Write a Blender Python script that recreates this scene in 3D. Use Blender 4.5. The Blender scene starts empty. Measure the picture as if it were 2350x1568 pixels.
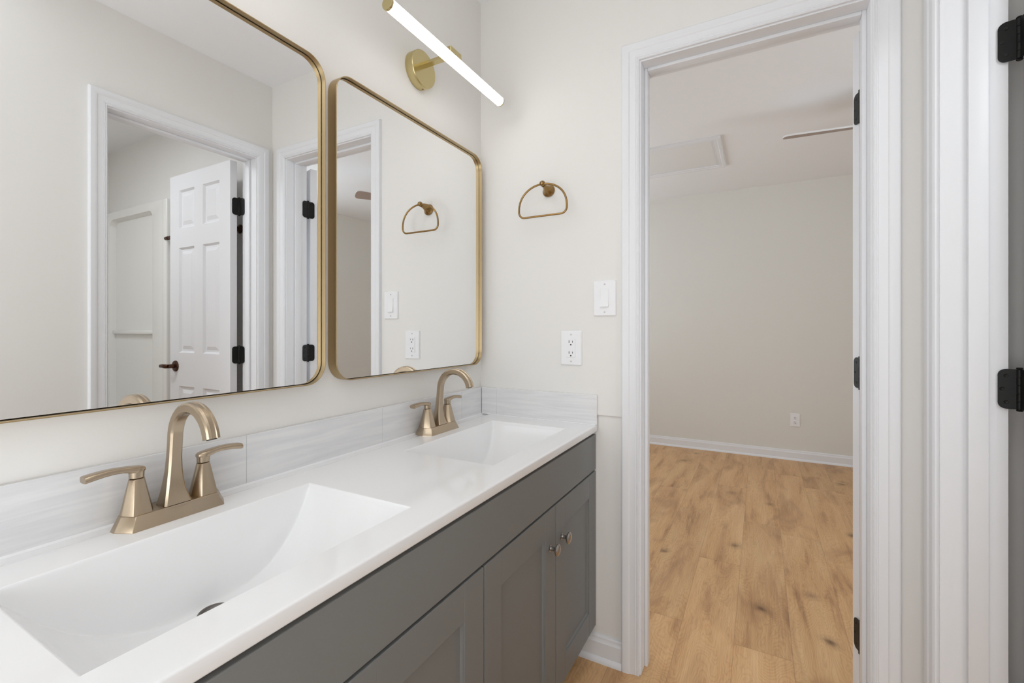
import bpy, bmesh, math
from math import sin, cos, pi, radians as R
from mathutils import Vector, Matrix

SC = bpy.context.scene
COL = SC.collection

# ------------------------------------------------------------------ camera, world, lights, exposure
cam_data = bpy.data.cameras.new('camera')
cam = bpy.data.objects.new('camera', cam_data)
COL.objects.link(cam)
cam.location = (0.9743, -1.5343, 1.1460)
cam.rotation_euler = (R(90), 0, R(28.513))
cam_data.sensor_fit = 'HORIZONTAL'
cam_data.sensor_width = 36.0
cam_data.lens = 36.0 * 1048.0 / 2350.0
cam_data.shift_y = (756.36 - 784.0) / 2350.0
cam_data.clip_start = 0.02
SC.camera = cam

SC.view_settings.view_transform = 'Standard'
SC.view_settings.look = 'None'
SC.view_settings.gamma = 1.0
SC.view_settings.use_curve_mapping = False
SC.view_settings.exposure = 0.22
SC.cycles.max_bounces = 14
SC.cycles.diffuse_bounces = 9
SC.cycles.glossy_bounces = 8
SC.cycles.sample_clamp_indirect = 6.0
SC.cycles.use_denoising = True

world = bpy.data.worlds.new('sky')
SC.world = world
world.use_nodes = True
world.node_tree.nodes['Background'].inputs[0].default_value = (0.85, 0.9, 1.0, 1)
world.node_tree.nodes['Background'].inputs[1].default_value = 1.0


def area(name, loc, rot, sx, sy, power, col=(1, 1, 1)):
    l = bpy.data.lights.new(name, 'AREA')
    l.shape = 'RECTANGLE'
    l.size, l.size_y, l.energy, l.color = sx, sy, power, col
    o = bpy.data.objects.new(name, l)
    COL.objects.link(o)
    o.location, o.rotation_euler = loc, rot
    return o


area('bathroom_ceiling_fill', (0.72, -1.70, 2.41), (0, 0, 0), 1.1, 1.4, 5.0, (0.90, 0.955, 1.0))  # overhead fill added to brighten the bathroom, no fixture behind it
area('bathroom_rear_fill', (0.72, -2.50, 1.25), (R(118), 0, 0), 1.2, 1.9, 20.0, (0.90, 0.955, 1.0))  # soft fill added behind the camera to even out the room, no window there
area('toilet_room_ceiling_light', (2.1, -1.05, 2.40), (0, 0, 0), 0.5, 0.5, 10.5, (0.92, 0.965, 1.0))
area('bedroom_daylight', (-1.50, 1.7, 1.45), (0, R(-112), 0), 1.5, 1.5, 23.0, (0.86, 0.94, 1.0))
area('bedroom_side_daylight', (3.12, 0.70, 1.45), (0, R(112), 0), 1.4, 0.9, 16.0, (0.86, 0.94, 1.0))
BAR_STRENGTH = 6.0

# ------------------------------------------------------------------ helpers


def lin(r, g, b):
    f = lambda c: (c / 255.0) / 12.92 if c / 255.0 <= 0.04045 else ((c / 255.0 + 0.055) / 1.055) ** 2.4
    return (f(r), f(g), f(b), 1)


def mat(name, col, rough=0.5, metal=0.0, spec=0.5, bump=0.0, bscale=200.0, var=0.0, vscale=3.0, coat=0.0, aniso=0.0, stretch=None):
    m = bpy.data.materials.new(name)
    m.use_nodes = True
    nt = m.node_tree
    b = nt.nodes['Principled BSDF']
    b.inputs['Base Color'].default_value = col
    b.inputs['Roughness'].default_value = rough
    b.inputs['Metallic'].default_value = metal
    b.inputs['Specular IOR Level'].default_value = spec
    if coat:
        b.inputs['Coat Weight'].default_value = coat
        b.inputs['Coat Roughness'].default_value = 0.08
    if bump or var:
        tc = nt.nodes.new('ShaderNodeTexCoord')
        src = tc.outputs['Object']
        if stretch:
            mp = nt.nodes.new('ShaderNodeMapping')
            mp.inputs['Scale'].default_value = stretch
            nt.links.new(src, mp.inputs[0])
            src = mp.outputs[0]
    if bump:
        n = nt.nodes.new('ShaderNodeTexNoise')
        n.inputs['Scale'].default_value = bscale
        n.inputs['Detail'].default_value = 3
        nt.links.new(src, n.inputs['Vector'])
        bp = nt.nodes.new('ShaderNodeBump')
        bp.inputs['Strength'].default_value = bump
        bp.inputs['Distance'].default_value = 0.001
        nt.links.new(n.outputs['Fac'], bp.inputs['Height'])
        nt.links.new(bp.outputs['Normal'], b.inputs['Normal'])
    if var:
        n2 = nt.nodes.new('ShaderNodeTexNoise')
        n2.inputs['Scale'].default_value = vscale
        n2.inputs['Detail'].default_value = 4
        nt.links.new(src, n2.inputs['Vector'])
        mx = nt.nodes.new('ShaderNodeMix')
        mx.data_type = 'RGBA'
        mx.inputs[6].default_value = tuple(c * (1 - var) for c in col[:3]) + (1,)
        mx.inputs[7].default_value = tuple(min(1, c * (1 + var)) for c in col[:3]) + (1,)
        nt.links.new(n2.outputs['Fac'], mx.inputs[0])
        nt.links.new(mx.outputs[2], b.inputs['Base Color'])
    return m


def emit_mat(name, col, strength):
    m = bpy.data.materials.new(name)
    m.use_nodes = True
    b = m.node_tree.nodes['Principled BSDF']
    b.inputs['Base Color'].default_value = (0.9, 0.9, 0.9, 1)
    b.inputs['Emission Color'].default_value = col
    b.inputs['Emission Strength'].default_value = strength
    return m


def floor_mat():
    m = bpy.data.materials.new('oak_planks')
    m.use_nodes = True
    nt = m.node_tree
    N, L = nt.nodes, nt.links
    b = N['Principled BSDF']

    def M(op, a, c=None, d=None):
        n = N.new('ShaderNodeMath')
        n.operation = op
        for i, v in enumerate((a, c, d)):
            if v is None:
                continue
            if isinstance(v, (int, float)):
                n.inputs[i].default_value = v
            else:
                L.new(v, n.inputs[i])
        return n.outputs[0]

    def noise(vec, scale, detail=4, rough=0.5, dist=0.0):
        n = N.new('ShaderNodeTexNoise')
        n.inputs['Scale'].default_value = scale
        n.inputs['Detail'].default_value = detail
        n.inputs['Roughness'].default_value = rough
        n.inputs['Distortion'].default_value = dist
        L.new(vec, n.inputs['Vector'])
        return n.outputs['Fac']

    def comb(x, y, z):
        n = N.new('ShaderNodeCombineXYZ')
        for i, v in enumerate((x, y, z)):
            if isinstance(v, (int, float)):
                n.inputs[i].default_value = v
            else:
                L.new(v, n.inputs[i])
        return n.outputs[0]

    def white(vec):
        n = N.new('ShaderNodeTexWhiteNoise')
        n.noise_dimensions = '3D'
        L.new(vec, n.inputs['Vector'])
        return n.outputs['Value']

    def ramp(fac, stops):
        n = N.new('ShaderNodeValToRGB')
        el = n.color_ramp.elements
        while len(el) < len(stops):
            el.new(0.5)
        for e, (p, c) in zip(el, stops):
            e.position, e.color = p, c
        L.new(fac, n.inputs[0])
        return n.outputs[0]

    def mix(fac, a, c, mode='MIX'):
        n = N.new('ShaderNodeMix')
        n.data_type = 'RGBA'
        n.blend_type = mode
        for s, v in ((0, fac), (6, a), (7, c)):
            if isinstance(v, (int, float, tuple)):
                n.inputs[s].default_value = v
            else:
                L.new(v, n.inputs[s])
        return n.outputs[2]

    tc = N.new('ShaderNodeTexCoord')
    sx = N.new('ShaderNodeSeparateXYZ')
    L.new(tc.outputs['Object'], sx.inputs[0])
    x, y = sx.outputs[0], sx.outputs[1]
    PW, PL = 0.185, 1.22
    u = M('DIVIDE', M('ADD', x, 5.03), PW)
    i = M('FLOOR', u)
    fu = M('FRACT', u)
    off = white(comb(i, 3.3, 0.0))
    w = M('ADD', M('DIVIDE', M('ADD', y, 9.0), PL), off)
    j = M('FLOOR', w)
    fw = M('FRACT', w)
    r1 = white(comb(i, j, 7.7))
    r2 = white(comb(i, j, 21.1))
    # cathedral figure: rings of a stretched distance field, displaced per plank
    gx = M('ADD', x, M('MULTIPLY', r1, 13.0))
    gy = M('ADD', M('MULTIPLY', y, 0.20), M('MULTIPLY', r2, 17.0))
    gv = comb(gx, gy, r1)
    warp = noise(gv, 4.6, 2, 0.45, 0.35)
    warp2 = noise(comb(gx, M('MULTIPLY', gy, 2.0), 4.0), 13.0, 3, 0.5, 0.3)
    field = M('ADD', M('MULTIPLY', warp, 1.0), M('MULTIPLY', warp2, 0.16))
    rings = M('ABSOLUTE', M('SUBTRACT', M('FRACT', M('MULTIPLY', field, 62.0)), 0.5))
    rings = M('MULTIPLY', rings, 2.0)
    fine = noise(comb(M('MULTIPLY', gx, 1.0), M('MULTIPLY', gy, 0.16), 1.0), 190.0, 4, 0.65)
    streak = noise(comb(gx, M('MULTIPLY', gy, 0.55), 2.0), 13.0, 5, 0.6, 0.4)
    blot = noise(comb(gx, M('MULTIPLY', gy, 1.2), 8.0), 7.0, 4, 0.55, 0.9)
    base = ramp(streak, [(0.26, lin(146, 107, 71)), (0.42, lin(198, 154, 108)), (0.70, lin(217, 175, 129))])
    c1 = mix(0.19, base, ramp(rings, [(0.0, lin(122, 88, 60)), (0.30, lin(190, 150, 109)), (1.0, lin(212, 174, 133))]), 'MIX')
    c2 = mix(ramp(blot, [(0.50, (0, 0, 0, 1)), (0.72, (0.55, 0.55, 0.55, 1))]), c1, lin(132, 96, 65), 'MIX')
    c3 = mix(0.60, c2, ramp(fine, [(0.25, (0.42, 0.42, 0.42, 1)), (0.60, (0.62, 0.62, 0.62, 1))]), 'OVERLAY')
    # knots
    v = N.new('ShaderNodeTexVoronoi')
    v.inputs['Scale'].default_value = 4.4
    v.inputs['Randomness'].default_value = 1.0
    wob = noise(tc.outputs['Object'], 9.0, 3, 0.5)
    L.new(comb(M('ADD', M('MULTIPLY', gx, 0.9), M('MULTIPLY', wob, 0.06)), M('ADD', M('MULTIPLY', gy, 4.2), M('MULTIPLY', wob, 0.06)), r2), v.inputs['Vector'])
    kn = ramp(v.outputs['Distance'], [(0.0, (0.9, 0.9, 0.9, 1)), (0.045, (0.62, 0.62, 0.62, 1)), (0.10, (0.22, 0.22, 0.22, 1)), (0.20, (0, 0, 0, 1))])
    kmask = M('GREATER_THAN', noise(comb(gx, M('MULTIPLY', gy, 3.0), 30.0), 2.6, 1), 0.40)
    c4 = mix(M('MULTIPLY', kn, kmask), c3, lin(78, 52, 34), 'MIX')
    tone = M('ADD', 0.94, M('MULTIPLY', r2, 0.11))
    c5 = mix(1.0, c4, comb(tone, tone, tone), 'MULTIPLY')
    # seams
    eu = M('MINIMUM', fu, M('SUBTRACT', 1.0, fu))
    ew = M('MINIMUM', fw, M('SUBTRACT', 1.0, fw))
    seam = M('MAXIMUM', M('LESS_THAN', eu, 0.0045), M('LESS_THAN', ew, 0.0009))
    c6 = mix(M('MULTIPLY', seam, 0.35), c5, lin(96, 66, 43), 'MIX')
    L.new(c6, b.inputs['Base Color'])
    b.inputs['Roughness'].default_value = 0.42
    b.inputs['Specular IOR Level'].default_value = 0.35
    bp = N.new('ShaderNodeBump')
    bp.inputs['Strength'].default_value = 0.12
    bp.inputs['Distance'].default_value = 0.001
    L.new(M('SUBTRACT', fine, M('MULTIPLY', seam, 1.0)), bp.inputs['Height'])
    L.new(bp.outputs['Normal'], b.inputs['Normal'])
    return m


def tile_mat():
    # glazed white tile with a faint horizontal combed relief
    m = mat('glazed_white_tile', lin(226, 227, 230), 0.16, 0, 0.5)
    nt = m.node_tree
    N, L = nt.nodes, nt.links
    b = N['Principled BSDF']
    tc = N.new('ShaderNodeTexCoord')
    mp = N.new('ShaderNodeMapping')
    mp.inputs['Scale'].default_value = (2.2, 2.2, 34.0)
    L.new(tc.outputs['Object'], mp.inputs[0])
    n = N.new('ShaderNodeTexNoise')
    n.inputs['Scale'].default_value = 2.2
    n.inputs['Detail'].default_value = 5
    n.inputs['Distortion'].default_value = 0.5
    L.new(mp.outputs[0], n.inputs['Vector'])
    bp = N.new('ShaderNodeBump')
    bp.inputs['Strength'].default_value = 0.22
    bp.inputs['Distance'].default_value = 0.003
    L.new(n.outputs['Fac'], bp.inputs['Height'])
    L.new(bp.outputs['Normal'], b.inputs['Normal'])
    r = N.new('ShaderNodeValToRGB')
    r.color_ramp.elements[0].position = 0.35
    r.color_ramp.elements[0].color = lin(217, 217, 219)
    r.color_ramp.elements[1].position = 0.62
    r.color_ramp.elements[1].color = lin(227, 227, 228)
    L.new(n.outputs['Fac'], r.inputs[0])
    L.new(r.outputs[0], b.inputs['Base Color'])
    return m


def brushed(name, col, rough, stretch=(6, 6, 300), strength=0.06):
    return mat(name, col, rough, 1.0, 0.5, bump=strength, bscale=6.0, stretch=stretch)


MT = dict(
    wall=mat('warm_white_wall_paint', lin(229, 227, 224), 0.85, spec=0.25, bump=0.10, bscale=260),
    bedwall=mat('pale_greige_wall_paint', lin(222, 220, 214), 0.85, spec=0.25, bump=0.10, bscale=260),
    ceil=mat('flat_white_ceiling_paint', lin(238, 239, 241), 0.9, spec=0.2, bump=0.18, bscale=120),
    hatch=mat('stippled_white_hatch', lin(229, 229, 229), 0.9, spec=0.2, bump=0.8, bscale=160),
    trim=mat('semi_gloss_white_trim', lin(229, 230, 233), 0.40, spec=0.4),
    door=mat('white_door_paint', lin(229, 229, 232), 0.42, spec=0.4, bump=0.03, bscale=40, stretch=(1, 1, 12)),
    floor=floor_mat(),
    counter=mat('glossy_white_cultured_marble', lin(238, 238, 239), 0.10, spec=0.5),
    tile=tile_mat(),
    grout=mat('pale_grout', lin(205, 205, 206), 0.8),
    cab=mat('grey_cabinet_paint', lin(121, 122, 121), 0.45, spec=0.4, bump=0.03, bscale=120),
    dark=mat('dark_recess', lin(28, 27, 26), 0.8),
    frame=brushed('brushed_gold_mirror_frame', lin(184, 162, 124), 0.36, (4, 4, 4), 0.02),
    mirror=mat('silvered_mirror_glass', (0.93, 0.935, 0.935, 1), 0.0, 1.0),
    faucet=brushed('brushed_champagne_bronze', lin(182, 165, 143), 0.25, (300, 300, 6), 0.10),
    aer=mat('dark_aerator', lin(70, 66, 62), 0.4, 1.0),
    brass=brushed('brushed_brass_lamp_metal', lin(204, 189, 142), 0.20, (8, 8, 8), 0.02),
    antique=brushed('antique_brass', lin(152, 122, 78), 0.24, (8, 8, 8), 0.02),
    glow=emit_mat('lit_led_diffuser', (1.0, 0.985, 0.965, 1), BAR_STRENGTH),
    plate=mat('white_plastic', lin(236, 236, 238), 0.3, spec=0.5),
    slot=mat('dark_slot', lin(30, 30, 32), 0.7),
    screw=mat('painted_screw', lin(190, 190, 190), 0.4, 0.3),
    black=mat('matte_black_hinge_metal', lin(26, 25, 24), 0.42, 0.6),
    nickel=mat('satin_nickel', lin(178, 173, 168), 0.25, 1.0),
    bronze=mat('oil_rubbed_bronze', lin(84, 58, 44), 0.35, 0.9),
    drain=mat('brushed_drain_metal', lin(120, 115, 110), 0.35, 1.0),
    tub=mat('glossy_white_acrylic', lin(232, 231, 228), 0.12, spec=0.5),
    fanwhite=mat('white_fan_metal', lin(232, 232, 232), 0.4),
    fanblade=mat('taupe_fan_blade', lin(158, 141, 130), 0.5, var=0.05, vscale=12),
    glass=mat('window_glass', (0.9, 0.95, 1, 1), 0.0),
)
MT['glass'].node_tree.nodes['Principled BSDF'].inputs['Transmission Weight'].default_value = 1.0


def link(name, bm, m, parent=None, smooth=None, mats=None):
    me = bpy.data.meshes.new(name)
    bmesh.ops.recalc_face_normals(bm, faces=bm.faces[:])
    bm.to_mesh(me)
    bm.free()
    for k in (mats or [m]):
        me.materials.append(MT[k])
    if smooth is not None:
        me.shade_smooth()
        me.set_sharp_from_angle(angle=R(smooth))
    o = bpy.data.objects.new(name, me)
    COL.objects.link(o)
    if parent is not None:
        o.parent = parent
    return o


def tag(o, label, cat, group=None, kind=None):
    if label:
        o['label'] = label
    if cat:
        o['category'] = cat
    if group:
        o['group'] = group
    if kind:
        o['kind'] = kind
    return o


def thing(name, loc, label, cat, group=None, kind=None, rz=0.0):
    o = bpy.data.objects.new(name, None)
    o.empty_display_size = 0.05
    COL.objects.link(o)
    o.location = loc
    o.rotation_euler = (0, 0, rz)
    return tag(o, label, cat, group, kind)


def struct(name, bm, m, label=None, cat=None, smooth=None):
    o = link(name, bm, m, None, smooth)
    return tag(o, label, cat, None, 'structure')


def copy_tree(o, parent=None):
    c = o.copy()
    COL.objects.link(c)
    if parent is not None:
        c.parent = parent
    for ch in list(o.children):
        copy_tree(ch, c)
    return c


def B(bm, x0, x1, y0, y1, z0, z1, bev=0.0, seg=2):
    r = bmesh.ops.create_cube(bm, size=1.0)
    vs = r['verts']
    for v in vs:
        v.co = Vector(((x0 + x1) / 2 + v.co.x * (x1 - x0), (y0 + y1) / 2 + v.co.y * (y1 - y0), (z0 + z1) / 2 + v.co.z * (z1 - z0)))
    if bev:
        es = list({e for v in vs for e in v.link_edges})
        bmesh.ops.bevel(bm, geom=es, offset=bev, segments=seg, profile=0.5, affect='EDGES')
    return bm


def new():
    return bmesh.new()


def loft(bm, rings, cap0=True, cap1=True, closed=False):
    vs = [[bm.verts.new(p) for p in ring] for ring in rings]
    n = len(vs[0])
    pairs = list(zip(vs[:-1], vs[1:]))
    if closed:
        pairs.append((vs[-1], vs[0]))
    for a, c in pairs:
        for i in range(n):
            j = (i + 1) % n
            bm.faces.new((a[i], a[j], c[j], c[i]))
    if cap0 and not closed:
        bm.faces.new(vs[0])
    if cap1 and not closed:
        bm.faces.new(vs[-1])
    return bm


def tube(bm, pts, rad, seg=12, closed=False):
    pts = [Vector(p) for p in pts]
    n = len(pts)
    rings = []
    ref = None
    for k, p in enumerate(pts):
        if closed:
            t = (pts[(k + 1) % n] - pts[k - 1]).normalized()
        else:
            t = (pts[min(k + 1, n - 1)] - pts[max(k - 1, 0)]).normalized()
        if ref is None:
            ref = t.orthogonal().normalized()
        ref = (ref - t * ref.dot(t)).normalized()
        bi = t.cross(ref)
        r = rad[k] if isinstance(rad, (list, tuple)) else rad
        rings.append([p + (ref * cos(2 * pi * i / seg) + bi * sin(2 * pi * i / seg)) * r for i in range(seg)])
    return loft(bm, rings, closed=closed)


def lathe(bm, prof, origin, axis, seg=32):
    """prof: list of (distance along axis, radius)."""
    ax = Vector(axis).normalized()
    a = ax.orthogonal().normalized()
    b = ax.cross(a)
    o = Vector(origin)
    rings = [[o + ax * t + (a * cos(2 * pi * i / seg) + b * sin(2 * pi * i / seg)) * max(r, 1e-5) for i in range(seg)] for t, r in prof]
    return loft(bm, rings)


def rrect(w0, w1, h0, h1, r, seg=8):
    """rounded rectangle points in 2D"""
    out = []
    for cx_, cy_, a0 in ((w1 - r, h1 - r, 0), (w0 + r, h1 - r, 90), (w0 + r, h0 + r, 180), (w1 - r, h0 + r, 270)):
        for k in range(seg + 1):
            a = R(a0 + 90 * k / seg)
            out.append((cx_ + r * cos(a), cy_ + r * sin(a)))
    return out


CASING = [(0, 0), (0, .0085), (.0022, .0105), (.0045, .0088), (.0068, .0108), (.0092, .0094), (.0115, .0112), (.0150, .0104), (.0300, .0122),
          (.0335, .0150), (.0370, .0158), (.0400, .0168), (.0530, .0168), (.0560, .0150), (.0572, .0120), (.0572, 0)]


def casing(bm, a0, a1, ztop, put, back=0.0, zbot=0.0):
    """door casing round an opening a0..a1 (inner edges), mitred; put(a, d, z) -> point, d = stand-off from the wall."""
    rings = [[], [], [], []]
    for w, t in CASING:
        d = t if t > 0 else -back
        rings[0].append(put(a0 - w, d, zbot))
        rings[1].append(put(a0 - w, d, ztop + w))
        rings[2].append(put(a1 + w, d, ztop + w))
        rings[3].append(put(a1 + w, d, zbot))
    return loft(bm, rings)


# ------------------------------------------------------------------ the rooms
W, ZC, BT = 1.352, 2.4383, 0.115
JL, JR, JH = 0.628, 1.234, 2.033          # bedroom doorway jamb faces
OY0, OY1 = -0.702, -0.090                  # toilet-room doorway jamb faces
YF, XE = -2.6, 3.26
BX0, BX1, BY1 = -1.6, 3.2, 3.167
JT = 0.018

struct('floor', B(new(), -1.75, 3.45, -2.75, 3.35, -0.06, 0.0), 'floor', 'warm oak wide plank floor running from the bathroom into the bedroom', 'floor')
struct('ceiling', B(new(), -1.75, 3.45, -2.75, 3.35, ZC, ZC + 0.08), 'ceil', 'flat white ceiling over the rooms', 'ceiling')
struct('wall_left', B(new(), -0.11, 0, YF, 0.0, 0, ZC), 'wall', 'warm white wall behind the vanity mirrors', 'wall')
bm = new()
B(bm, -0.11, JL - JT, 0.0, BT, 0.850, ZC)
B(bm, -0.11, JL - JT, 0.006, BT, 0, 0.850)
B(bm, JL - JT, JR + JT, 0.0, BT, JH + JT, ZC)
B(bm, JR + JT, XE + 0.1, 0.0, BT, 0, ZC)
struct('wall_back', bm, 'wall', 'warm white wall pierced by the doorway to the bedroom', 'wall')
bm = new()
B(bm, W, W + BT, OY1 + JT, 0.0, 0, ZC)
B(bm, W, W + BT, OY0 - JT, OY1 + JT, JH + JT, ZC)
B(bm, W, W + BT, YF, OY0 - JT, 0, ZC)
struct('wall_right', bm, 'wall', 'warm white wall with the doorway to the shower room, seen in the large mirror', 'wall')
struct('wall_front', B(new(), -0.11, XE + 0.1, YF - 0.1, YF, 0, ZC), 'wall', 'warm white wall behind the viewpoint', 'wall')
struct('wall_shower_end', B(new(), XE, XE + 0.1, YF, 0.0, 0, ZC), 'wall', 'warm white end wall of the shower room', 'wall')
struct('wall_shower_side', B(new(), W + BT, XE, -1.75, -1.65, 0, ZC), 'wall', 'warm white side wall of the shower room', 'wall')
struct('wall_bedroom_far', B(new(), BX0 - 0.1, BX1 + 0.1, BY1, BY1 + 0.1, 0, ZC), 'bedwall', 'pale greige far wall of the empty bedroom', 'wall')


def window_wall(x0, x1, ya, yb, za, zb, y0, y1):
    b_ = new()
    B(b_, x0, x1, y0, ya, 0, ZC)
    B(b_, x0, x1, yb, y1, 0, ZC)
    B(b_, x0, x1, ya, yb, 0, za)
    B(b_, x0, x1, ya, yb, zb, ZC)
    return b_


struct('wall_bedroom_left', window_wall(BX0 - 0.1, BX0, 0.95, 2.45, 0.7, 2.2, BT, BY1), 'bedwall', 'pale greige bedroom wall with a window', 'wall')
struct('wall_bedroom_right', window_wall(BX1, BX1 + 0.1, 0.25, 1.15, 0.75, 2.15, BT, BY1), 'bedwall', 'pale greige side wall of the bedroom with a window', 'wall')
struct('wall_bedroom_near', B(new(), BX0, -0.11, BT - 0.1, BT, 0, ZC), 'bedwall', 'pale greige bedroom wall beside the doorway', 'wall')
for nm, xx, ya, yb, za, zb in (('window_1', BX0 - 0.06, 0.95, 2.45, 0.7, 2.2), ('window_2', BX1 + 0.06, 0.25, 1.15, 0.75, 2.15)):
    w_ = thing(nm, (xx, (ya + yb) / 2, za), 'white framed bedroom window letting in daylight', 'window', None, 'structure')
    hy, hz = (yb - ya) / 2, zb - za
    bm = new()
    for (p, q, r_, s) in ((-hy, -hy + .05, 0, hz), (hy - .05, hy, 0, hz), (-hy + .05, hy - .05, 0, .05), (-hy + .05, hy - .05, hz - .05, hz), (-hy + .05, hy - .05, hz / 2 - .02, hz / 2 + .02)):
        B(bm, -.03, .03, p, q, r_, s)
    link('window_frame', bm, 'trim', w_)
    link('window_pane', B(new(), -.003, .003, -hy + .05, hy - .05, .05, hz - .05), 'glass', w_)

# jambs with stops
bm = new()
for (xa, xb) in ((JL - JT, JL), (JR, JR + JT)):
    B(bm, xa, xb, -0.001, BT + 0.001, 0, JH)
B(bm, JL - JT, JR + JT, -0.001, BT + 0.001, JH, JH + JT)
B(bm, JL, JL + .011, .045, .080, 0, JH, .002)
B(bm, JR - .011, JR, .045, .080, 0, JH, .002)
B(bm, JL + .011, JR - .011, .045, .080, JH - .011, JH, .002)
struct('trim_1', bm, 'trim', 'white door jamb with stop lining the bedroom doorway', 'door jamb', 30)
bm = new()
for (ya, yb) in ((OY0 - JT, OY0), (OY1, OY1 + JT)):
    B(bm, W - 0.001, W + BT + 0.001, ya, yb, 0, JH)
B(bm, W - 0.001, W + BT + 0.001, OY0 - JT, OY1 + JT, JH, JH + JT)
B(bm, W + .046, W + .081, OY1 - .011, OY1, 0, JH, .002)
B(bm, W + .046, W + .081, OY0, OY0 + .011, 0, JH, .002)
B(bm, W + .046, W + .081, OY0 + .011, OY1 - .011, JH - .011, JH, .002)
struct('trim_2', bm, 'trim', 'white door jamb with stop lining the shower room doorway', 'door jamb', 30)
# casings
bm = casing(new(), JL - .005, JR + .005, JH + .005, lambda a, d, z: (a, -d, z), back=0.007)
struct('trim_3', bm, 'trim', 'white moulded casing round the bedroom doorway', 'door casing', 25)
bm = casing(new(), OY0 - .005, OY1 + .005, JH + .005, lambda a, d, z: (W - d, a, z))
struct('trim_4', bm, 'trim', 'white moulded casing round the shower room doorway', 'door casing', 25)
bm = casing(new(), JL - .005, JR + .005, JH + .005, lambda a, d, z: (a, BT + d, z))
struct('trim_5', bm, 'trim', 'white moulded casing on the bedroom side of the doorway', 'door casing', 25)

BASE = [(0, 0), (.022, 0), (.0215, .006), (.019, .012), (.0145, .0165), (.0130, .0185), (.0130, .066), (.0105, .071), (.0085, .076), (.0085, .082), (.0060, .087), (0, .087)]


def base_run(name, a0, a1, put, label):
    rings = [[put(a, d, z) for d, z in BASE] for a in (a0, a1)]
    return struct(name, loft(new(), rings), 'trim', label, 'baseboard', 25)


base_run('baseboard_back', 0.405, JL - .0622, lambda a, d, z: (a, .006 - d, z), 'short white baseboard between the vanity and the bedroom doorway')
base_run('baseboard_back_right', JR + .0622, W - .02, lambda a, d, z: (a, -d, z), 'sliver of white baseboard in the corner between the two doorways')
base_run('baseboard_bedroom_far', BX0, BX1, lambda a, d, z: (a, BY1 - d, z), 'white baseboard along the far bedroom wall')
base_run('baseboard_bedroom_right', BT, BY1 - .03, lambda a, d, z: (BX1 - d, a, z), 'white baseboard along the bedroom window wall')
base_run('baseboard_right', YF, OY0 - .0622, lambda a, d, z: (W - d, a, z), 'white baseboard beside the shower room doorway')

# ------------------------------------------------------------------ hinges and doors


def hinge_mesh(lf1, lf2, h=0.09, wd=0.034):
    """barrel along z at the origin; lf = unit direction (x, y) of each leaf and its face side n (x, y)."""
    b_ = new()
    for k in range(5):
        z0 = -h / 2 + k * h / 5
        lathe(b_, [(0, .0052), (.0004, .0056), (h / 5 - .0009, .0056), (h / 5 - .0005, .0052)], (0, 0, z0), (0, 0, 1), 14)
    lathe(b_, [(0, .0045), (.002, .0060), (.004, .0045)], (0, 0, h / 2), (0, 0, 1), 14)
    lathe(b_, [(0, .0045), (.002, .0060), (.004, .0045)], (0, 0, -h / 2 - .004), (0, 0, 1), 14)
    for (d, n) in (lf1, lf2):
        d, n = Vector((d[0], d[1], 0)), Vector((n[0], n[1], 0))
        out = [(0.003, -h / 2), (wd - .014, -h / 2)]
        out += [(wd - .014 + .014 * cos(R(a)), -h / 2 + .014 + .014 * sin(R(a))) for a in range(-75, 1, 15)]
        out += [(wd - .014 + .014 * cos(R(a)), h / 2 - .014 + .014 * sin(R(a))) for a in range(0, 91, 15)]
        out += [(0.003, h / 2)]
        rings = [[d * s + n * t + Vector((0, 0, z)) for s, z in out] for t in (-.0004, .0018)]
        loft(b_, rings)
        for (s, z) in ((wd * .62, h * .33), (wd * .80, 0), (wd * .62, -h * .33)):
            c = d * s + Vector((0, 0, z))
            lathe(b_, [(0.0017, .0042), (.0024, .0036), (.0018, .0016)], c, n, 12)
    return b_


def six_panel(w, h, t):
    """door leaf from x=0..w, y=-t..0 with six raised panels on both faces"""
    b_ = new()
    st, mid = 0.098, 0.085
    pw = (w - 2 * st - mid) / 2
    cols = [(st, st + pw), (st + pw + mid, w - st)]
    rows = [(0.235, 0.815), (1.005, 1.605), (1.715, 1.935)]
    xs = sorted({0, w} | {c for p in cols for c in p})
    zs = sorted({0, h} | {c for p in rows for c in p})
    ic = lambda a, c: any(abs(a - p) < 1e-6 and abs(c - q) < 1e-6 for p, q in cols)
    ir = lambda a, c: any(abs(a - p) < 1e-6 and abs(c - q) < 1e-6 for p, q in rows)
    for yy, s in ((0, -1), (-t, 1)):
        for xa, xb in zip(xs[:-1], xs[1:]):
            for za, zb in zip(zs[:-1], zs[1:]):
                if ic(xa, xb) and ir(za, zb):
                    prev = None
                    for ins, dep in ((0, 0), (.010, .0105), (.020, .0105), (.040, .0030)):
                        ring = [b_.verts.new(p) for p in ((xa + ins, yy + s * dep, za + ins), (xb - ins, yy + s * dep, za + ins), (xb - ins, yy + s * dep, zb - ins), (xa + ins, yy + s * dep, zb - ins))]
                        if prev:
                            for k in range(4):
                                b_.faces.new((prev[k], prev[(k + 1) % 4], ring[(k + 1) % 4], ring[k]))
                        prev = ring
                    b_.faces.new(prev)
                else:
                    b_.faces.new([b_.verts.new(p) for p in ((xa, yy, za), (xb, yy, za), (xb, yy, zb), (xa, yy, zb))])
    for q in (((0, 0, 0), (0, -t, 0), (0, -t, h), (0, 0, h)), ((w, 0, 0), (w, -t, 0), (w, -t, h), (w, 0, h)), ((0, 0, 0), (w, 0, 0), (w, -t, 0), (0, -t, 0)), ((0, 0, h), (w, 0, h), (w, -t, h), (0, -t, h))):
        b_.faces.new([b_.verts.new(p) for p in q])
    bmesh.ops.remove_doubles(b_, verts=b_.verts[:], dist=1e-5)
    return b_


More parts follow.
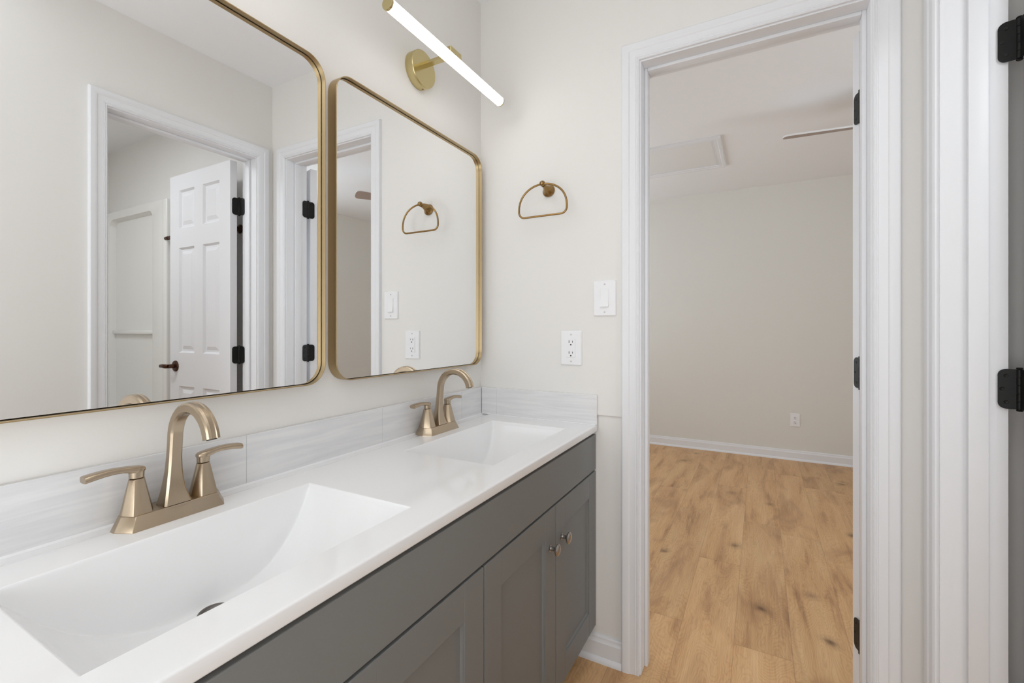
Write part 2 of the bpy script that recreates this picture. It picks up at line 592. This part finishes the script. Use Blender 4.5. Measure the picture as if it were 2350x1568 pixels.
def lever(name, parent, x, y, z, side, dirx, L_=0.105):
    b_ = new()
    lathe(b_, [(0, .0315), (.004, .0315), (.008, .029), (.010, .022), (.011, .0125), (.040, .0115)], (x, y, z), (0, side, 0), 28)
    pts = [(x, y + side * .036, z), (x + dirx * .012, y + side * .046, z), (x + dirx * .035, y + side * .049, z + .001), (x + dirx * L_ * .6, y + side * .049, z + .002), (x + dirx * L_, y + side * .047, z)]
    rings = []
    for (p, (hw, hh)) in zip(pts, ((.011, .011), (.010, .012), (.0075, .0115), (.0065, .0105), (.0055, .0090))):
        p = Vector(p)
        rings.append([p + Vector((0, side * hw * cos(a), hh * sin(a))) for a in [2 * pi * k / 14 for k in range(14)]])
    loft(b_, rings)
    return link(name, b_, 'bronze', parent, 40)


# bedroom door, swung back against the bedroom wall (about 165 degrees)
th = R(163)
PX, PY = JR - .001, BT + .013
d1 = thing('door_1', (PX, PY, 0), 'white bedroom door swung right back behind its jamb on black hinges', 'door', None, 'structure')
# closed slab runs along -x from the pin; after swinging clockwise by th it runs along (-cos th, sin th)
leaf = six_panel(.600, 2.020, .035)
rot = Matrix.Rotation(pi - th, 4, 'Z')
for v_ in leaf.verts:                      # leaf built x:0..w, y:-t..0 ; face nearest the pin is y=0 after mirroring
    p = Vector((v_.co.x + .003, v_.co.y + .035 + .014, v_.co.z + .008))
    v_.co = rot @ p
link('door_leaf', leaf, 'door', d1, 20)
for z_ in (1.800, 1.018, 0.243):
    dl = Vector((-sin(th), -cos(th), 0))   # leaf let into the hinge edge of the door
    nn = Vector((cos(th), -sin(th), 0))
    hb = hinge_mesh(((0, -1), (-1, 0)), ((dl.x, dl.y), (nn.x, nn.y)))
    hi = link('hinge', hb, 'black', d1, 35)
    hi.location = (0, 0, z_)
lever('door_handle', d1, 0, 0, 0, 1, 1).matrix_local = Matrix.Translation((0, 0, .95)) @ rot @ Matrix.Translation((.54, .049, 0))

# shower-room door, open at ninety degrees into that room
D2X, D2Y = W + BT + .0225, -0.108
d2 = thing('door_2', (D2X, D2Y, 0), 'white six panel door standing open into the shower room with a bronze lever', 'door', None, 'structure')
leaf = six_panel(.600, 2.024, .035)
for v_ in leaf.verts:
    v_.co += Vector((0, 0, .008))
link('door_leaf', leaf, 'door', d2, 20)
for z_ in (1.795, 1.012, 0.24):
    hb = hinge_mesh(((-.97, .24), (-.24, -.97)), ((.22, -.975), (-.975, -.22)))
    hi = link('hinge', hb, 'black', d2, 35)
    hi.location = (-.0068, .0080, z_)
lever('door_handle', d2, .537, -.035, .935, -1, 1, .075)
lever('door_handle', d2, .537, 0, .935, 1, -1)

# ------------------------------------------------------------------ vanity cabinet
VL = -1.458
XF = 0.474
cabn = thing('vanity_cabinet', (0.2, -0.73, 0), 'long grey shaker double vanity cabinet with nickel knobs under the white top', 'vanity cabinet')
cabn.location = (0, 0, 0)
bm = new()
B(bm, 0.003, .452, -.024, -.003, .115, .788)
B(bm, 0.003, .452, VL + .003, VL + .024, .115, .788)
B(bm, 0.003, .452, VL + .024, -.024, .115, .135)
B(bm, 0.003, .012, VL + .024, -.024, .135, .788)
B(bm, .430, .452, VL + .024, -.024, .765, .788)
B(bm, .430, .452, VL + .024, -.024, .640, .675)
for yy in (-.733, -.36, -1.10):
    B(bm, .430, .452, yy - .02, yy + .02, .135, .640)
link('cabinet_body', bm, 'cab', cabn)
link('caulk_bead', B(new(), .440, .4725, -.0036, -.0004, .122, .7900), 'plate', cabn)
link('toe_kick', B(new(), .390, .405, VL + .003, -.003, 0, .115), 'cab', cabn)
link('drawer_front', B(new(), .4525, XF, VL + .003, -.004, .6625, .783, .0016, 2), 'cab', cabn)


def shaker(y0, y1, z0, z1):
    b_ = new()
    sw, rw = .070, .075
    B(b_, .4525, XF, y0, y0 + sw, z0, z1, .0014)
    B(b_, .4525, XF, y1 - sw, y1, z0, z1, .0014)
    B(b_, .4525, XF - .0003, y0 + sw - .001, y1 - sw + .001, z1 - rw, z1 - .0004, .0012)
    B(b_, .4525, XF - .0003, y0 + sw - .001, y1 - sw + .001, z0 + .0004, z0 + rw, .0012)
    # recessed panel with a small sloped sticking
    ya, yb, za, zb = y0 + sw, y1 - sw, z0 + rw, z1 - rw
    rings = []
    for ins, xx in ((-.001, XF - .003), (.004, XF - .0085)):
        rings.append([(xx, ya + ins, za + ins), (xx, yb - ins, za + ins), (xx, yb - ins, zb - ins), (xx, ya + ins, zb - ins)])
    loft(b_, rings, cap0=False)
    return b_


def knob_mesh():
    b_ = new()
    lathe(b_, [(0, .0095), (.0018, .0095), (.0035, .0062), (.009, .0050), (.014, .0058), (.018, .0120), (.0205, .0158), (.024, .0162), (.0265, .0140), (.0282, .0090), (.0288, .0020)], (0, 0, 0), (1, 0, 0), 28)
    return b_


for (y0, y1, ky) in ((-.3555, -.004, -.3165), (-.7315, -.3590, -.398), (-1.104, -.7350, -1.065), (VL + .003, -1.1075, -1.147)):
    dr = link('cabinet_door', shaker(y0, y1, .122, .6565), 'cab', cabn)
    kb = link('knob', knob_mesh(), 'nickel', dr, 40)
    kb.location = (XF, ky, .553)
    kb['label'] = 'satin nickel mushroom knob'

# ------------------------------------------------------------------ countertop with moulded basins
ZT, ZB = 0.815, 0.792
BAS = (-1.1125, -0.345)


def basin_z(x, y):
    for yc in BAS:
        s = abs((y - yc) / .2365)
        if s < 1 and .12 < x < .404:
            dd = (.129 * (1 - s ** 2.7), (x - .12) / .36, (.404 - x) / .13)
            k = .0032
            m = min(dd)
            sm = -k * math.log(sum(math.exp(-(d - m) / k) for d in dd)) + m
            e = .010
            return -max(0.0, sm if sm > e else max(0, m) * max(0, min(1, (m + .001) / e)) if m < e else sm)
    return 0.0


def deck_z(x):
    t = min(1, max(0, (x - .040) / .004))
    return -.0016 * (1 - t) if x < .045 else 0.0


def lines(a, b_, step):
    n = max(1, round((b_ - a) / step))
    return [a + (b_ - a) * k / n for k in range(n)]


xs = [.0004] + lines(.012, .040, .007) + lines(.040, .045, .001) + lines(.045, .117, .012) + lines(.117, .124, .001) + lines(.124, .398, .0024) + lines(.398, .408, .001) + lines(.408, .4750, .010)
prof = [(x, None) for x in xs] + [(.4748 + .0032 * sin(R(a)), ZT - .0032 + .0032 * cos(R(a))) for a in range(0, 91, 15)] + [(.478, ZB + .003), (.477, ZB + .0008), (.475, ZB), (.440, ZB)]
ys = [VL, VL + .004]
cur = VL + .01
for yc in BAS:
    a, c = yc - .2365, yc + .2365
    ys += lines(cur, a - .003, .02) + lines(a - .003, a + .012, .001) + lines(a + .012, c - .012, .0032) + lines(c - .012, c + .003, .001)
    cur = c + .003
ys += lines(cur, -.009, .02) + [-.0085, -.0004]
top = thing('vanity_countertop', (0, 0, 0), 'glossy white double sink vanity top with two moulded rectangular basins', 'countertop')
bm = new()
grid = []
for y in ys:
    row = []
    for x, z in prof:
        zz = z if z is not None else ZT + deck_z(x) + basin_z(x, y)
        row.append(bm.verts.new((x, y, zz)))
    grid.append(row)
for r0, r1 in zip(grid[:-1], grid[1:]):
    for k in range(len(prof) - 1):
        bm.faces.new((r0[k], r0[k + 1], r1[k + 1], r1[k]))
# left end face
low = [bm.verts.new((x, VL, ZB)) for x, _ in prof]
for k in range(len(prof) - 1):
    try:
        bm.faces.new((grid[0][k], grid[0][k + 1], low[k + 1], low[k]))
    except ValueError:
        pass
link('basin_top', bm, 'counter', top, 50)
for yc in BAS:
    dz = link('drain', lathe(new(), [(-.004, .0245), (.0012, .0245), (.0030, .0225), (.0030, .0195), (.0012, .0185), (.0012, .0160), (.0034, .0150), (.0045, .0090), (.0048, .0005)], (0, 0, 0), (0, 0, 1), 36), 'drain', top, 35)
    dz.location = (.1955, yc, ZT - .1292)
    dz['label'] = 'brushed metal drain'

# tiled splashes
bk = thing('backsplash', (0, 0, 0), 'strip of glazed white tile along the wall under both mirrors', 'backsplash')
bm = new()
for ya, yb in ((VL, -1.3485), (-1.3475, -.9475), (-.9465, -.5465), (-.5455, -.1455), (-.1445, -.0100)):
    B(bm, .0008, .0092, ya, yb, ZT - .0010, .919, .0009)
link('tile_run', bm, 'tile', bk)
link('grout_bed', B(new(), .0004, .0080, VL + .001, -.0100, ZT - .0014, .9180), 'grout', bk)
link('caulk_bead', loft(new(), [[(.0085, y, ZT - .0015), (.0125, y, ZT - .0015), (.0092, y, ZT + .0018)] for y in (VL + .001, -.0004)]), 'plate', bk)
sd = thing('side_splash', (0, 0, 0), 'short white tile return on the wall beside the far basin', 'backsplash')
bm = new()
B(bm, .0095, .0765, -.0092, -.0008, ZT + .0004, .919, .0009)
B(bm, .0775, .4790, -.0092, -.0008, ZT + .0004, .919, .0009)
link('tile_run', bm, 'tile', sd)
link('grout_bed', B(new(), .0095, .4785, -.0080, -.0004, ZT + .0004, .9180), 'grout', sd)
link('caulk_bead', loft(new(), [[(x, -.0085, ZT), (x, -.0125, ZT + .0001), (x, -.0092, ZT + .0025)] for x in (.0095, .4740)]), 'plate', sd)

# ------------------------------------------------------------------ faucets


def csq(cx_, cy_, z, dx, dy, ch, cy2=None):
    """chamfered rectangle ring, dx/dy half sizes, chamfer ch along x and cy2 along y"""
    c2 = ch if cy2 is None else cy2
    return [(cx_ + dx, cy_ - dy + c2, z), (cx_ + dx, cy_ + dy - c2, z), (cx_ + dx - ch, cy_ + dy, z), (cx_ - dx + ch, cy_ + dy, z), (cx_ - dx, cy_ + dy - c2, z), (cx_ - dx, cy_ - dy + c2, z), (cx_ - dx + ch, cy_ - dy, z), (cx_ + dx - ch, cy_ - dy, z)]


def soften(bm, deg, off, seg=2):
    es = [e for e in bm.edges if len(e.link_faces) == 2 and e.calc_face_angle(0) > R(deg)]
    bmesh.ops.bevel(bm, geom=es, offset=off, segments=seg, profile=0.5, affect='EDGES', clamp_overlap=True)
    return bm


def make_faucet(label):
    f = thing('faucet', (0, 0, ZT), label, 'faucet')
    bm = new()
    cx_ = .049
    loft(bm, [csq(cx_, 0, z, dx, dy, dx * .80, dy * .165) for z, dx, dy in ((-.0012, .0335, .0860), (.0010, .0338, .0862), (.0225, .0255, .0765), (.0232, .0250, .0760))])
    bmesh.ops.recalc_face_normals(bm, faces=bm.faces[:])
    soften(bm, 24, .0010)
    link('base_plate', bm, 'faucet', f, 25)
    # spout: swept chamfered section, groove along its crown
    path = []
    for x, z, w, d in ((.0550, .0228, .0215, .0185), (.0545, .030, .0195, .0165), (.0535, .045, .0160, .0135), (.0535, .062, .0134, .0112), (.0545, .082, .0114, .0096), (.0560, .104, .0103, .0088), (.0580, .122, .0102, .0086)):
        path.append((Vector((x, 0, z)), w, d))
    c0, rr = Vector((.118, 0, .139)), .0580
    for a in range(172, 1, -9):
        k = (172 - a) / 170
        path.append((c0 + Vector((cos(R(a)), 0, sin(R(a)))) * rr, .0103 + .0006 * k, .0086 + .0016 * k))
    rings = []
    for k, (p, w, d) in enumerate(path):
        t = (path[min(k + 1, len(path) - 1)][0] - path[max(k - 1, 0)][0]).normalized()
        n = Vector((-t.z, 0, t.x))          # outward (back / crown) side
        if n.dot(c0 - p) > 0:
            n = -n
        g = .0016 * min(1, max(0, (k - 5) / 4))
        sec = [(-w, -d + .003), (-w + .003, -d), (w - .003, -d), (w, -d + .003), (w, d - .004), (w - .0022, d - .0010), (.0042, d), (.0030, d - g), (-.0030, d - g), (-.0042, d), (-w + .0022, d - .0010), (-w, d - .004)]
        rings.append([p + Vector((0, 1, 0)) * s + n * q for s, q in sec])
    sp = link('spout', loft(new(), rings), 'faucet', f, 28)
    e = path[-1][0]
    tdir = (path[-1][0] - path[-2][0]).normalized()
    lathe_bm = lathe(new(), [(-.004, .0078), (.0012, .0078), (.0014, .0060), (.0002, .0055), (.0002, .0005)], e, tdir, 20)
    ae = link('aerator', lathe_bm, 'aer', sp, 40)
    ae['label'] = 'dark aerator ring in the spout mouth'
    for s in (-1, 1):
        bm = new()
        yc = s * .0525
        loft(bm, [csq(.0485, yc, z, a_, b_, a_ * .85, b_ * .40) for z, a_, b_ in ((.0226, .0232, .0228), (.0235, .0230, .0226), (.0790, .0104, .0112), (.0800, .0098, .0106))])
        bmesh.ops.recalc_face_normals(bm, faces=bm.faces[:])
        soften(bm, 24, .0009)
        h = link('handle', bm, 'faucet', f, 25)
        # lever cap: short collar that flows into a flat blade along y
        bm = new()
        lathe(bm, [(.0808, .0096), (.0816, .0104), (.0900, .0108), (.0955, .0112), (.0980, .0100), (.0990, .0060)], (.0485, yc, 0), (0, 0, 1), 24)
        rings = []
        for (dy, dz, hw, hh) in ((-.0105, .0940, .0060, .0035), (-.006, .0945, .0098, .0052), (.002, .0950, .0110, .0060), (.010, .0966, .0106, .0056), (.020, .0986, .0096, .0046), (.032, .0996, .0094, .0047), (.045, .0992, .0099, .0050), (.058, .0978, .0106, .0054), (.0685, .0962, .0110, .0056), (.0700, .0959, .0106, .0051)):
            ring = []
            for q in range(16):
                a = 2 * pi * q / 16
                ca, sa = cos(a), sin(a)
                ring.append((.0485 + hw * math.copysign(abs(ca) ** .5, ca), yc + s * dy, dz + hh * math.copysign(abs(sa) ** .6, sa)))
            rings.append(ring)
        loft(bm, rings)
        link('lever', bm, 'faucet', h, 40)
    return f


fa = make_faucet('champagne bronze two handle faucet on the front basin with the drain in view')
fa.location = (0, -1.1065, ZT)
fb = copy_tree(fa)
fb.location = (0, -.339, ZT)
fb['label'] = 'champagne bronze two handle faucet on the far basin by the tile corner'
for o in (fa, fb):
    o['group'] = 'bronze faucets on the vanity top'

# ------------------------------------------------------------------ mirrors


def make_mirror(label):
    m = thing('wall_mirror', (0, 0, 0), label, 'mirror')
    w, z0, z1, r, d = .3458, 1.0125, 1.8075, .052, .0310
    q = .0022
    P_ = lambda ins, x: [(x, a, b_) for a, b_ in rrect(-w + ins, w - ins, z0 + ins, z1 - ins, r - ins, 10)]
    bm = new()
    loft(bm, [P_(0, .0006), P_(0, d - .0004), P_(.0004, d), P_(q - .0004, d), P_(q, d - .0004), P_(q, .0006)], closed=True)
    link('frame', bm, 'frame', m, 35)
    link('backing', loft(new(), [P_(q, .0008), P_(q, .0130)]), 'dark', m)
    link('mirror_glass', loft(new(), [P_(q + .0016, .0131), P_(q + .0016, .0175)]), 'mirror', m)
    return m


ma = make_mirror('gold framed rounded mirror above the front basin, reflecting the white six panel door')
ma.location = (0, -1.1078, 0)
mb = copy_tree(ma)
mb.location = (0, -.3847, 0)
mb['label'] = 'gold framed rounded mirror above the far basin, reflecting the towel ring'
for o in (ma, mb):
    o['group'] = 'gold framed vanity mirrors'

# ------------------------------------------------------------------ vanity lights


def make_light(label):
    l = thing('vanity_light', (0, 0, 1.98), label, 'wall light')
    bp_ = link('backplate', lathe(new(), [(.0005, .0575), (.0275, .0575), (.0290, .0568), (.0300, .0555), (.0300, .0005)], (0, 0, 0), (1, 0, 0), 56), 'brass', l, 30)
    link('set_screw', lathe(new(), [(0, .0030), (.0015, .0028), (.0016, .0010)], (.015, .010, -.0566), (0, .17, -1), 12), 'antique', bp_, 30)
    bm = new()
    B(bm, .029, .1420, -.0105, .0105, .0080, .0175, .0008)
    link('arm', bm, 'brass', l)
    bm = new()
    B(bm, .1330, .1530, -.026, .031, .0040, .0265, .0018)
    link('bar_clip', bm, 'brass', l)
    cz, cxx, r = -.0075, .145, .0160
    seg = 40
    ring = lambda y, k=1.0: [(cxx + r * k * cos(2 * pi * i / seg), y, cz + r * k * sin(2 * pi * i / seg)) for i in range(seg)]
    arc = lambda y, a0, a1, ra: [(cxx + ra * cos(R(a0 + (a1 - a0) * i / 24)), y, cz + ra * sin(R(a0 + (a1 - a0) * i / 24))) for i in range(25)]
    link('diffuser', loft(new(), [arc(y, -137, 47, r) for y in (-.281, .281)]), 'glow', l, 40)
    link('channel', loft(new(), [arc(y, 47.5, 222.5, r + .0009) for y in (-.281, .281)]), 'brass', l, 40)
    for s in (-1, 1):
        link('end_cap', loft(new(), [ring(s * .2805, 1.07), ring(s * .2860, 1.07), ring(s * .2870, 1.02)]), 'brass', l, 40)
    return l


la = make_light('lit linear bar light on a round brass plate above the far mirror')
la.location = (0, -.3835, 1.98)
lb = copy_tree(la)
lb.location = (0, -1.1078, 1.98)
lb['label'] = 'lit linear bar light on a round brass plate above the near mirror'
for o in (la, lb):
    o['group'] = 'linear bar lights over the mirrors'

# ------------------------------------------------------------------ towel ring
tr = thing('towel_ring', (.295, 0, 1.653), 'antique brass towel ring on the wall between mirror and doorway', 'towel ring')
bm = new()
lathe(bm, [(.0005, .0235), (.004, .0235), (.006, .0215), (.012, .0165), (.022, .0115), (.034, .0085), (.046, .0075), (.052, .0080)], (0, 0, 0), Vector((0, -1, .17)), 32)
link('rosette', bm, 'antique', tr, 40)
link('knob', lathe(new(), [(-.0105, .0005), (-.0095, .0045), (-.006, .0085), (0, .0105), (.006, .0085), (.0095, .0045), (.0105, .0005)], (0, -.058, .0115), (0, -1, 0), 24), 'antique', tr, 40)
pts = []
hw, zt_, zb_ = .0930, .0095, -.1035
for k in range(0, 25):                      # upper arch
    a = R(180 - 180 * k / 24)
    pts.append((hw * cos(a), zb_ + .027 + (zt_ - zb_ - .027) * abs(sin(a)) ** .9))
for k in range(1, 9):
    a = R(-90 * k / 8)
    pts.append((hw - .022 + .022 * cos(a), zb_ + .022 + .022 * sin(a)))
for k in range(0, 9):
    a = R(-90 - 90 * k / 8)
    pts.append((-hw + .022 + .022 * cos(a), zb_ + .022 + .022 * sin(a)))
link('ring', tube(new(), [(x, -.0585, z) for x, z in pts], .0036, 12, True), 'antique', tr, 60)

# ------------------------------------------------------------------ electrical plates


def plate_mesh(w, h):
    P_ = lambda ins, y: [(a, y, b_) for a, b_ in rrect(-w / 2 + ins, w / 2 - ins, -h / 2 + ins, h / 2 - ins, .003, 3)]
    return loft(new(), [P_(0, -.0003), P_(0, -.0030), P_(.0026, -.0062)])


def plate_screws(parent, h):
    for s in (-1, 1):
        bm = new()
        lathe(bm, [(.0060, .0032), (.0070, .0028), (.0071, .0003)], (0, 0, s * (h / 2 - .0135)), (0, -1, 0), 14)
        link('screw', bm, 'screw', parent, 30)


def outlet_slots(parent, yf, dz, sx=.0064):
    for s in (-1, 1):
        bm = new()
        zc = s * dz
        B(bm, -sx - .0011, -sx + .0011, yf - .0004, yf + .001, zc - .001, zc + .0075)
        B(bm, sx - .0009, sx + .0009, yf - .0004, yf + .001, zc - .0003, zc + .0068)
        lathe(bm, [(0, .0026), (.0004, .0026)], (0, yf + .0001, zc - .0078), (0, -1, 0), 14)
        link('socket', bm, 'slot', parent)


sw = thing('light_switch', (.5054, 0, 1.2535), 'white rocker light switch on a wall plate beside the bedroom door casing', 'light switch')
link('wall_plate', plate_mesh(.0795, .1225), 'plate', sw, 25)
P_ = lambda w, h, y, dz=0, t=0: [(a, y - t * b_, b_ + dz) for a, b_ in rrect(-w / 2, w / 2, -h / 2, h / 2, .001, 2)]
link('bezel', loft(new(), [P_(.0345, .0680, -.0055), P_(.0345, .0680, -.0068), P_(.0305, .0640, -.0068), P_(.0300, .0635, -.0058)]), 'plate', sw, 25)
bm = new()
loft(bm, [[(x, -.0058, -.030), (x, -.0128, -.0295), (x, -.0122, -.0275), (x, -.0082, .001), (x, -.0076, .0295), (x, -.0058, .030)] for x in (-.0145, .0145)])
link('rocker', bm, 'plate', sw, 20)
plate_screws(sw, .1225)

ol = thing('wall_outlet', (.3830, 0, 1.0800), 'white decorator power outlet on the wall above the tile return', 'outlet', 'white wall outlets')
link('wall_plate', plate_mesh(.0792, .1225), 'plate', ol, 25)
rc = link('receptacle', loft(new(), [P_(.0330, .0665, -.0055), P_(.0330, .0665, -.0078), P_(.0322, .0657, -.0084)]), 'plate', ol, 25)
outlet_slots(rc, -.0084, .0195)
plate_screws(ol, .1225)
o2 = thing('wall_outlet', (1.2435, BY1, .3515), 'white duplex outlet low on the far bedroom wall above the baseboard', 'outlet', 'white wall outlets')
link('wall_plate', plate_mesh(.0720, .1150), 'plate', o2, 25)
for s in (-1, 1):
    rc = link('receptacle', lathe(new(), [(.0055, .0170), (.0080, .0168), (.0084, .0160), (.0084, .0005)], (0, 0, s * .0195), (0, -1, 0), 28), 'plate', o2, 30)
    bm = new()
    zc = s * .0195
    B(bm, -.0075, -.0050, -.0088, -.007, zc - .001, zc + .0085)
    B(bm, .0052, .0075, -.0088, -.007, zc, zc + .0080)
    lathe(bm, [(0, .0028), (.0006, .0028)], (0, -.0083, zc - .0080), (0, -1, 0), 14)
    link('socket', bm, 'slot', rc)
plate_screws(o2, .054)

# ------------------------------------------------------------------ bedroom ceiling: hatch and fan
hx0, hx1, hy0, hy1 = -.62, .7430, 1.792, 2.425
ht = thing('attic_hatch', ((hx0 + hx1) / 2, (hy0 + hy1) / 2, ZC), 'white framed attic access panel in the bedroom ceiling', 'attic hatch')
cxm, cym = (hx0 + hx1) / 2, (hy0 + hy1) / 2
rings = []
for w, t in CASING:
    i_ = .0572 - w
    z = -t if t > 0 else -.0002
    rings.append([(hx0 + i_ - cxm, hy0 + i_ - cym, z), (hx1 - i_ - cxm, hy0 + i_ - cym, z), (hx1 - i_ - cxm, hy1 - i_ - cym, z), (hx0 + i_ - cxm, hy1 - i_ - cym, z)])
link('frame', loft(new(), rings, cap0=False, cap1=False), 'trim', ht, 25)
link('panel', B(new(), hx0 + .060 - cxm, hx1 - .060 - cxm, hy0 + .060 - cym, hy1 - .060 - cym, -.0035, -.0003), 'hatch', ht)

fx, fy, fz = 1.617, 1.524, 2.236
fn = thing('ceiling_fan', (fx, fy, ZC), 'white three blade flush ceiling fan in the bedroom, one blade tip showing past the door', 'ceiling fan')
bm = new()
lathe(bm, [(.0005, .085), (.030, .085), (.045, .060), (.060, .045), (.075, .060), (.095, .120), (.150, .128), (.185, .118), (.200, .075), (.215, .070), (.240, .060), (.250, .0005)], (0, 0, 0), (0, 0, -1), 40)
link('motor_housing', bm, 'fanwhite', fn, 35)
for k in range(3):
    a = R(185 + 120 * k)
    pitch = R(13)
    m_ = Matrix.Translation((0, 0, fz - ZC)) @ Matrix.Rotation(a, 4, 'Z') @ Matrix.Rotation(-pitch, 4, 'X')
    # outline of a blade along +x
    out = []
    for s in range(9):
        t = s / 8
        out.append((.150 + (.332) * t, -(.044 + .020 * t)))
    for s in range(1, 12):
        ang = R(-90 + 180 * s / 12)
        out.append((.482 + .048 * math.copysign(abs(cos(ang)) ** .7, cos(ang)), .064 * math.copysign(abs(sin(ang)) ** .6, sin(ang))))
    for s in range(8, -1, -1):
        t = s / 8
        out.append((.150 + (.332) * t, .044 + .020 * t))
    bm = new()
    vb = [bm.verts.new(m_ @ Vector((x, y, -.0045))) for x, y in out]
    vt = [bm.verts.new(m_ @ Vector((x, y, .0045))) for x, y in out]
    n_ = len(out)
    fbm = bm.faces.new(vb[::-1])
    ftm = bm.faces.new(vt)
    fbm.material_index = 1
    for q in range(n_):
        bm.faces.new((vb[q], vb[(q + 1) % n_], vt[(q + 1) % n_], vt[q]))
    bl = link('blade', bm, None, fn, None, ['fanwhite', 'fanblade'])
    bm = new()
    B(bm, .085, .200, -.018, .018, .003, .009, .001)
    for v_ in bm.verts:
        v_.co = m_ @ v_.co
    link('blade_arm', bm, 'fanwhite', fn)

# ------------------------------------------------------------------ shower room
tb = thing('towel_bar', (1.64, 0, 1.713), 'bronze towel bar on the shower room wall behind the open door', 'towel bar')
bm = new()
tube(bm, [(-.030, -.062, 0), (.645, -.062, 0), (.647, -.062, 0), (.678, -.062, 0), (.681, -.062, 0)], [.008, .008, .0118, .0108, .007], 16)
link('bar', bm, 'bronze', tb, 40)
for xx in (0, .615):
    bm = new()
    lathe(bm, [(.0005, .026), (.005, .026), (.009, .020), (.016, .012), (.050, .0105), (.062, .0125), (.072, .0100)], (xx, 0, 0), (0, -1, 0), 28)
    link('post', bm, 'bronze', tb, 40)

sh = thing('shower_surround', (2.40, -.03, 0), 'glossy white moulded shower surround beyond the open shower room door', 'shower surround')
bm = new()
# end panel on the back wall, x 2.41..3.225, with a shallow recessed bay
X0, X1, ZS = 0.0, .825, 1.975
rx0, rx1, rz0, rz1 = .130, .760, .55, 1.935
yo, yi = -.012, .026
seg = 8


def rr(ins, y):
    return [(a, y, b_) for a, b_ in rrect(rx0 + ins, rx1 - ins, rz0 + ins, rz1 - ins, .05, seg)]


def outer_ring(y):
    pts_ = []
    base_pts = rrect(X0 - .019, X1, .50, ZS, .004, seg)
    return [(a, y, b_) for a, b_ in base_pts]


loft(bm, [outer_ring(.028), outer_ring(yo), rr(0, yo), rr(.010, yo + .004), rr(.024, yi)], cap0=True, cap1=True)
B(bm, X0 - .072, X0 - .0195, -.024, .028, .02, ZS - .002, .008, 3)
link('end_panel', bm, 'tub', sh, 30)
bm = new()
B(bm, .826, .852, -1.50, .028, .50, ZS, .004)
link('long_panel', bm, 'tub', sh, 30)
bm = new()
B(bm, rx0 + .03, rx1 - .03, -.002, .0255, 1.115, 1.140, .006)
link('shelf', bm, 'tub', sh, 30)
bm = new()
T0, T1, TY0, TY1 = .0905, .825, -1.50, .0
ro = [(a, b_) for a, b_ in rrect(T0, T1, TY0, -.053, .03, 6)]
ri = [(a, b_) for a, b_ in rrect(T0 + .07, T1 - .05, TY0 + .07, -.12, .10, 6)]
rb = [(a, b_) for a, b_ in rrect(T0 + .12, T1 - .10, TY0 + .15, -.20, .10, 6)]
loft(bm, [[(a, b_, .002) for a, b_ in ro], [(a, b_, .45) for a, b_ in ro], [(a, b_, .45) for a, b_ in ri], [(a, b_, .12) for a, b_ in rb]])
link('tub', bm, 'tub', sh, 35)
